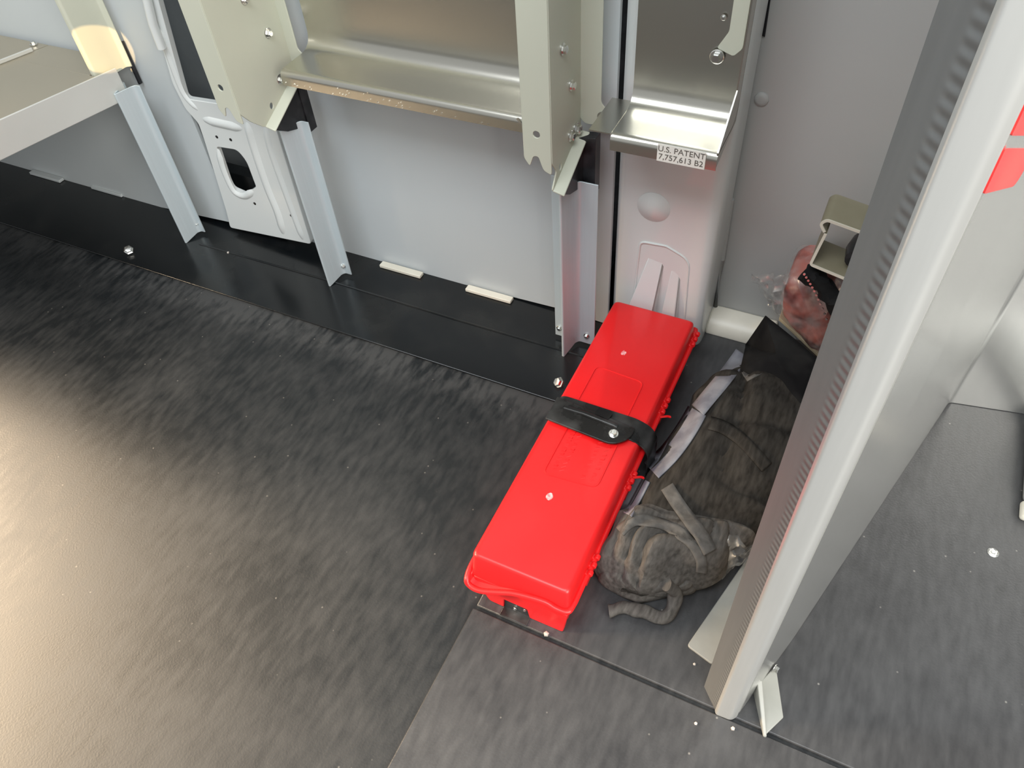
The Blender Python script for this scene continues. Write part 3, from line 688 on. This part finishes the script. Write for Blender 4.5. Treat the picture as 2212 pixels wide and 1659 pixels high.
yp = .797
pc = thing('wrapped_parcel', 'red goods wrapped in clear plastic on a cardboard sheet in the corner', 'parcel', (0, .79, .1))
outp = [ony(p, yp) for p in [(1712, 590), (1690, 640), (1696, 690), (1735, 730), (1778, 770), (1800, 760), (1830, 640), (1810, 600), (1770, 590)]]
bm = bmesh.new()
cen = sum(outp, Vector())/len(outp)
rings = []
N = 48
def closed(P, n):
    out = []; K = len(P)
    for i in range(K):
        a, b, c, d = P[i-1], P[i], P[(i+1) % K], P[(i+2) % K]
        for k in range(n):
            t = k/n; out.append(0.5*((2*b)+(c-a)*t+(2*a-5*b+4*c-d)*t*t+(-a+3*b-3*c+d)*t**3))
    return out
base = closed(outp, 6)
for s, dy in ((.2, -.020), (.5, -.017), (.8, -.010), (.95, -.003), (1.0, .008), (1.0, .055)):
    rr = []
    for p in base:
        q = cen + (p-cen)*s; q.y = yp + dy
        k = noise.noise(q*70)*.006 + noise.noise(q*30)*.006
        q.y += k; rr.append(q)
    rings.append(rr)
loft(bm, rings); fin(bm, 'contents', M['redwrap'], pc)
bm = bmesh.new()
rings = []
for s, dy in ((.15, -.026), (.5, -.024), (.85, -.016), (1.04, -.006), (1.10, .010), (1.08, .05)):
    rr = []
    for p in base:
        q = cen + (p-cen)*s; q.y = yp + dy; k = noise.noise(q*90)*.005 + abs(noise.noise(q*45))*.006; q.y -= k; q.x += noise.noise(q*60+Vector((5, 5, 5)))*.004; rr.append(q)
    rings.append(rr)
loft(bm, rings); fin(bm, 'film_wrap', M['film'], pc)
# loose film tail to the left
def film(pts, name, parent, dep=.010, n=14, seedv=0.0):
    """crumpled sheet spanning a quad of world points"""
    bm = bmesh.new(); A, B, C_, D = [Vector(p) for p in pts]; nrm = (B-A).cross(D-A).normalized(); g = []
    for i in range(n+1):
        row = []
        for j in range(n+1):
            u, v = i/n, j/n; p = (A*(1-u)+B*u)*(1-v)+(D*(1-u)+C_*u)*v
            p = p + nrm*(noise.noise(p*80+Vector((seedv, 0, 0)))*dep + abs(noise.noise(p*120))*dep*.4)
            row.append(bm.verts.new(p))
        g.append(row)
    for i in range(n):
        for j in range(n): bm.faces.new((g[i][j], g[i+1][j], g[i+1][j+1], g[i][j+1]))
    o = fin(bm, name, M['film'], parent, smooth=True); s = o.modifiers.new('solid', 'SOLIDIFY'); s.thickness = .0004; return o
film([ony((1622, 592), .835), ony((1720, 600), .79), ony((1712, 700), .79), ony((1660, 660), .835)], 'film_tail', pc, .012)
# dark bundle with a zip in the film
bm = bmesh.new()
P = catmull([ony(p, .768) for p in [(1738, 588), (1775, 612), (1806, 655), (1836, 715)]], 6); tube(bm, P, .013, 14, .8)
for v in bm.verts: v.co += Vector((noise.noise(v.co*90), noise.noise(v.co*90+Vector((4, 0, 0))), noise.noise(v.co*90+Vector((0, 4, 0)))))*.006
fin(bm, 'dark_bundle', M['cloth'], pc)
bm = bmesh.new()
for k in range(13):
    t = k/12; c = ony((1738+52*t, 592+110*t - 10*math.sin(t*3)), .752); lathe(bm, [(.0016, 0), (.0016, .0012)], c, (-.2, -1, .2), 6)
fin(bm, 'zip_teeth', M['zinc'], pc)
# cardboard sheet
cb = [ony((1688, 690), .785), ony((1778, 775), .785)]
bm = bmesh.new(); A, B = cb
d = (B-A).normalized(); up_ = Vector((0, 0, 1)) 
lo = [A - d*.004, B + d*.03, B + d*.03 + Vector((0, .09, .0)), A - d*.004 + Vector((0, .09, .0))]
hexa(bm, [p - Vector((0, 0, .005)) for p in lo], lo); fin(bm, 'cardboard_sheet', M['card'], pc, .0005)

# ------------------------------------------------------------------ blanket roll
bag = thing('blanket_roll', 'rolled grey and black blanket tied with webbing beside the red case', 'blanket', (-.03, .56, ZM))
SEC = [  # y, x left, x right, height
    (.388, -.124, -.040, .030), (.396, -.134, -.022, .052), (.420, -.135, -.012, .064), (.450, -.134, -.002, .070), (.475, -.134, .012, .078),
    (.520, -.130, .036, .088), (.580, -.124, .058, .094), (.650, -.115, .078, .092), (.700, -.104, .090, .080), (.735, -.090, .100, .060), (.755, -.080, .100, .044)]
def sec_at(y):
    y = max(y, SEC[0][0])
    for a, b in zip(SEC, SEC[1:]):
        if y <= b[0]:
            t = max(0, (y-a[0])/(b[0]-a[0])); t = t*t*(3-2*t)*.5 + t*.5
            return [a[i]*(1-t)+b[i]*t for i in range(1, 4)]
    return SEC[-1][1:]
def bagpt(y, ang, off=0.0):
    xl, xr_, h = sec_at(y); cx, hw = (xl+xr_)/2, (xr_-xl)/2
    c, s = math.cos(ang), math.sin(ang)
    e = .78
    x = cx + hw*math.copysign(abs(c)**e, c); z = (h*.5)*(1 + math.copysign(abs(s)**e, s))
    p = Vector((x, y, z+ZM))
    q = Vector((p.x*1.0, p.y*.55, p.z))
    f = 0.0
    f += .009*noise.noise(q*13) + .003*noise.noise(q*34 + Vector((3, 1, 0)))
    f -= .012*max(0, 1-abs(noise.noise(Vector((p.x*9+p.y*4, p.y*7-p.x*5, p.z*6))))*5.0)      # creases
    if s > -.3:
        k = min(1, (s+.3)*2); p.x += c*f*k; p.z += max(.15, s)*f*k
        # strap waist
        for yw, dd in ((.470, .010), (.620, .006)):
            p.z -= s*dd*math.exp(-((y-yw-.10*(p.x+.05))/.012)**2) if s > 0 else 0
    p.z = max(ZM+.0005, p.z)
    k = max(0, (.52-y)/.13); p.y += k*max(0, p.x+.085)*.75
    n = Vector((c, 0, s)); return p + n*off
bm = bmesh.new(); NY, NA = 150, 84; rings = []
for i in range(NY+1):
    y = .388 + (.755-.388)*i/NY; rings.append([bagpt(y, 2*math.pi*k/NA) for k in range(NA)])
def nosed(rings, k=6, push=.012):
    c = sum(rings[0], Vector())/len(rings[0]); c.z = min(c.z, .03); out = []
    for i in range(k):
        t = 1-(i+.6)/(k+.6); q = math.cos(t*math.pi/2)
        out.append([c + (p-c)*q - Vector((0, push*math.sin(t*math.pi/2), 0)) for p in rings[0]])
    return out + rings
loft(bm, nosed(rings)); fin(bm, 'blanket', M['felt'], bag)
def band(path, wdt, name, m, off=.0025, th=.0016, n=60):
    """webbing lying on the roll: path of (y, angle) from side to side"""
    bm = bmesh.new(); rows = []
    for i in range(n+1):
        t = i/n*(len(path)-1); k = min(int(t), len(path)-2); f = t-k
        y = path[k][0]*(1-f)+path[k+1][0]*f; a = path[k][1]*(1-f)+path[k+1][1]*f
        row = []
        for j in range(5): 
            yy = y + (j/4-.5)*wdt
            row.append(bagpt(yy, a, off))
        rows.append(row)
    top = [[bm.verts.new(p) for p in r] for r in rows]
    for i in range(n):
        for j in range(4): bm.faces.new((top[i][j], top[i+1][j], top[i+1][j+1], top[i][j+1]))
    o = fin(bm, name, m, bag); s = o.modifiers.new('solid', 'SOLIDIFY'); s.thickness = th; return o
from mathutils.bvhtree import BVHTree
_o = bpy.data.objects['blanket']
BV = BVHTree.FromPolygons([v.co[:] for v in _o.data.vertices], [p.vertices[:] for p in _o.data.polygons])
def onbag(p, off=.003):
    v = ray(p); hit = BV.ray_cast(CAM, v)
    q = hit[0] if hit[0] is not None else onz(p, .006)
    if q.z < .008: q = onz(p, .008)
    return q - v*off
def lay(px, wpx, name, m, off=.003, th=.0016):
    C_ = catmull([(x, y, 0) for x, y in px], 8); bm = bmesh.new(); rows = []; zs = None
    for i, c in enumerate(C_):
        d = (C_[min(i+1, len(C_)-1)] - C_[max(i-1, 0)]).normalized(); n = Vector((-d.y, d.x, 0))
        rows.append([onbag(((c+n*wpx*k).x, (c+n*wpx*k).y), off) for k in (-.5, -.25, 0, .25, .5)])
    for _ in range(3):
        rows = [[(rows[max(i-1, 0)][k] + rows[i][k] + rows[min(i+1, len(rows)-1)][k])/3 for k in range(5)] for i in range(len(rows))]
    vs = [[bm.verts.new(p) for p in r] for r in rows]
    for a, b in zip(vs, vs[1:]):
        for k in range(4): bm.faces.new((a[k], a[k+1], b[k+1], b[k]))
    o = fin(bm, name, m, bag); sm = o.modifiers.new('solid', 'SOLIDIFY'); sm.thickness = th; return o
# bunched folds at the near end, in the lighter felt
def bunch(px, h, name, m, seed, amp=.010, rise=(.25, .6, .88, 1.0, 1.0)):
    P = [onz(p, ZM+.001) for p in px]; c = sum(P, Vector())/len(P); B = closed_(P, 7); bm = bmesh.new(); rg = []
    for s_, zz in ((1.0, 0), (1.0, .3), (.93, .62), (.80, .84), (.62, .95), (.42, 1.0), (.2, 1.0)):
        rr = []
        for p in B:
            q = c + (p-c)*s_; dd = Vector((.34, .94, 0)); u = q.dot(Vector((dd.y, -dd.x, 0)))
            f = (abs(noise.noise(Vector((u*34 + noise.noise(q*14+Vector((seed, 0, 0)))*1.1, q.dot(dd)*6, seed))))*2.2-.55)*amp
            sh = Vector((-.30, -.95, 0))*zz*.0
            rr.append(Vector((q.x, q.y, ZM+.001 + h*zz + f*min(1, zz*1.3))) + sh)
        rg.append(rr)
    loft(bm, rg); return fin(bm, name, m, bag)
def closed_(P, n):
    out = []; K = len(P)
    for i in range(K):
        a, b, c, d = P[i-1], P[i], P[(i+1) % K], P[(i+2) % K]
        for k in range(n):
            t = k/n; out.append(0.5*((2*b)+(c-a)*t+(2*a-5*b+4*c-d)*t*t+(-a+3*b-3*c+d)*t**3))
    return out
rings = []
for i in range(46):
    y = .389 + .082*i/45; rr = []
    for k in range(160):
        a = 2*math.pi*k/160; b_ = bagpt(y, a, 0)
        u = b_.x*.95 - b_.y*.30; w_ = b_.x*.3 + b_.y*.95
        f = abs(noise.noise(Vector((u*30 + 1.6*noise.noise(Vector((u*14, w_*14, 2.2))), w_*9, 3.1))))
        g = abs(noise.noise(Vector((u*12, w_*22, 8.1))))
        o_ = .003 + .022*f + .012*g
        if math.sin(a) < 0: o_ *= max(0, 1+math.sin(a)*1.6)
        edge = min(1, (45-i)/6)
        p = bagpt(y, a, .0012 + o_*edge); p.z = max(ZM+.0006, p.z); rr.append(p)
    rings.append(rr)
bm = bmesh.new(); loft(bm, nosed(rings, 7, .014)); fin(bm, 'lit_near_end', M['felt_pale_lit'], bag)  # same blanket again in lighter felt, brightness of the near end painted in
def cloth_tube(pts, rad, name, m, flat=.7, n=16, wr=.003):
    bm = bmesh.new(); P = catmull(pts, 8); K = len(P)
    R_ = [rad[0] + (rad[-1]-rad[0])*i/(K-1) for i in range(K)]
    tube(bm, P, R_, n, flat)
    for v in bm.verts:
        q = v.co*60; v.co += Vector((noise.noise(q), noise.noise(q+Vector((9, 0, 0))), noise.noise(q+Vector((0, 9, 0)))))*wr
        v.co.z = max(v.co.z, ZM+.0003)
    return fin(bm, name, m, bag)
_vs = []; _ps = []
for nm in ('blanket', 'lit_near_end'):
    me_ = bpy.data.objects[nm].data; k0 = len(_vs); _vs += [v.co[:] for v in me_.vertices]; _ps += [[k0+i for i in p.vertices] for p in me_.polygons]
BV = BVHTree.FromPolygons(_vs, _ps)
lay([(1336, 1150), (1370, 1124), (1420, 1128), (1465, 1148), (1500, 1180), (1516, 1215), (1514, 1240)], 24, 'webbing_strap', M['webbing'])
lay([(1440, 1050), (1462, 1085), (1490, 1125), (1516, 1160), (1534, 1195)], 30, 'webbing_strap', M['webbing'], .0035)
lay([(1606, 815), (1640, 797), (1690, 784), (1735, 792), (1768, 815)], 22, 'webbing_strap', M['webbing'])
lay([(1530, 912), (1570, 925), (1615, 962), (1660, 1012)], 28, 'webbing_strap', M['felt'])
cloth_tube([onz((1316, 1318), .011), onz((1350, 1312), .013), onz((1390, 1322), .013), onz((1428, 1332), .012), onz((1450, 1315), .016), onz((1458, 1280), .030), onz((1440, 1262), .045)], [.0078, .0085], 'curled_hem', M['felt_pale_lit'], .8)
# pale grey loose strap down the left side
def ribbon(L_, R2, zs, name, m, th=.0012):
    a = catmull([onz(p, z) for p, z in zip(L_, zs)], 6); b = catmull([onz(p, z+.004) for p, z in zip(R2, zs)], 6)
    bm = bmesh.new(); va = [bm.verts.new(p) for p in a]; vm = [bm.verts.new((p+q)/2 + Vector((0, 0, .003+.003*noise.noise(p*60)))) for p, q in zip(a, b)]; vb = [bm.verts.new(p) for p in b]
    for i in range(len(a)-1):
        bm.faces.new((va[i], va[i+1], vm[i+1], vm[i])); bm.faces.new((vm[i], vm[i+1], vb[i+1], vb[i]))
    o = fin(bm, name, m, bag); s = o.modifiers.new('solid', 'SOLIDIFY'); s.thickness = th; return o
lay([(1606, 760), (1576, 802), (1538, 848), (1505, 888)], 34, 'loose_strap', M['ribbon'], .005)
lay([(1507, 884), (1480, 930), (1445, 978), (1404, 1018)], 44, 'loose_strap', M['ribbon'], .004)
lay([(1388, 1030), (1366, 1072), (1346, 1108)], 36, 'loose_strap', M['ribbon'], .005)
# black cloth flap with a pointed corner
F = [ony((1655, 682), .79), ony((1775, 782), .75), onz((1740, 900), .085), onz((1600, 800), .06), onz((1612, 745), .03)]
bm = bmesh.new(); c = sum(F, Vector())/5 + Vector((0, 0, .012))
ring_ = []
for i in range(5):
    a, b = F[i], F[(i+1) % 5]
    for k in range(6): ring_.append(a + (b-a)*k/6)
vc = bm.verts.new(c); prev = None; layers = []
for s in (.25, .5, .75, 1.0):
    row = []
    for p in ring_:
        q = c + (p-c)*s; q = q + Vector((0, 0, noise.noise(q*45)*.006*(1.2-s))); row.append(bm.verts.new(q))
    layers.append(row)
for i in range(30): bm.faces.new((vc, layers[0][i], layers[0][(i+1) % 30]))
for a, b in zip(layers, layers[1:]):
    for i in range(30): bm.faces.new((a[i], a[(i+1) % 30], b[(i+1) % 30], b[i]))
o = fin(bm, 'cloth_flap', M['cloth'], bag); s = o.modifiers.new('solid', 'SOLIDIFY'); s.thickness = .0015

# crumpled clear film by the near end
fb = film([onz((1512, 1238), .008), onz((1580, 1240), .010), onz((1660, 1185), .035), onz((1575, 1160), .075)], 'plastic_film', None, .014, 16, 3.3)
tag(fb, 'crumpled clear plastic film on the mat between blanket roll and post', 'plastic film')

# ------------------------------------------------------------------ loose fasteners and debris
def screw(px, z, lab, r, tilt=(0.5, -.3, .8), name='screw'):
    c = onz(px, z); t = thing(name, lab, 'screw', tuple(c))
    q = Vector(tilt).normalized()
    c0 = c + Vector((0, 0, r*.9))
    bm = bmesh.new(); lathe(bm, [(r*1.3, 0), (r*1.3, r*.3), (r, r*.4), (r*.9, r*1.0), (r*.3, r*1.05)], c0, tuple(q), 6); fin(bm, 'head', M['zinc'], t, smooth=False)
    bm = bmesh.new(); lathe(bm, [(r*.4, 0), (r*.45, -r*.5), (r*.4, -r*1.2)], c0, tuple(q), 10); fin(bm, 'shank', M['zinc'], t)
    return t
screw((281, 546), .0035, 'shiny loose hex screw on black floor near the leftmost leg', .0065)
screw((1209, 833), 0.0, 'loose screw on black floor touching the red case, left side', .0065, (-.5, -.5, .7))
c = onz((2145, 1194), ZM); t = thing('floor_screw', 'recessed round floor screw in the grey mat at the right', 'screw', tuple(c))
bm = bmesh.new(); lathe(bm, [(.0062, 0), (.0062, .0008), (.0048, .0016), (.004, .0006)], c, (0, 0, 1), 22); fin(bm, 'washer', M['zinc'], t)
bm = bmesh.new(); lathe(bm, [(.0032, .0), (.0032, .0016), (.0022, .0019), (.0012, .0010)], c, (0, 0, 1), 6); fin(bm, 'head', M['zinc'], t)
def crumb(px, r, lab, z=ZM, cat='debris'):
    c = onz(px, z); bm = bmesh.new(); lathe(bm, [(r, 0), (r*.9, r*.7), (r*.3, r)], c, (0, 0, 1), 5); tag(fin(bm, 'crumb', M['dirt'], smooth=False), lab, cat)
crumb((1180, 1370), .0032, 'pale crumb on the mat joint at the near end of the red case')
crumb((1503, 1563), .0018, 'tiny pale flake on the mat just left of the post foot')
crumb((1583, 1574), .0022, 'tiny pale flake on the mat just below the post foot')
crumb((1500, 1435), .0016, 'tiny tan crumb on the mat by the floor flange corner')
crumb((493, 546), .0022, 'pale speck on the glossy black trim right of the leftmost leg', .0035)
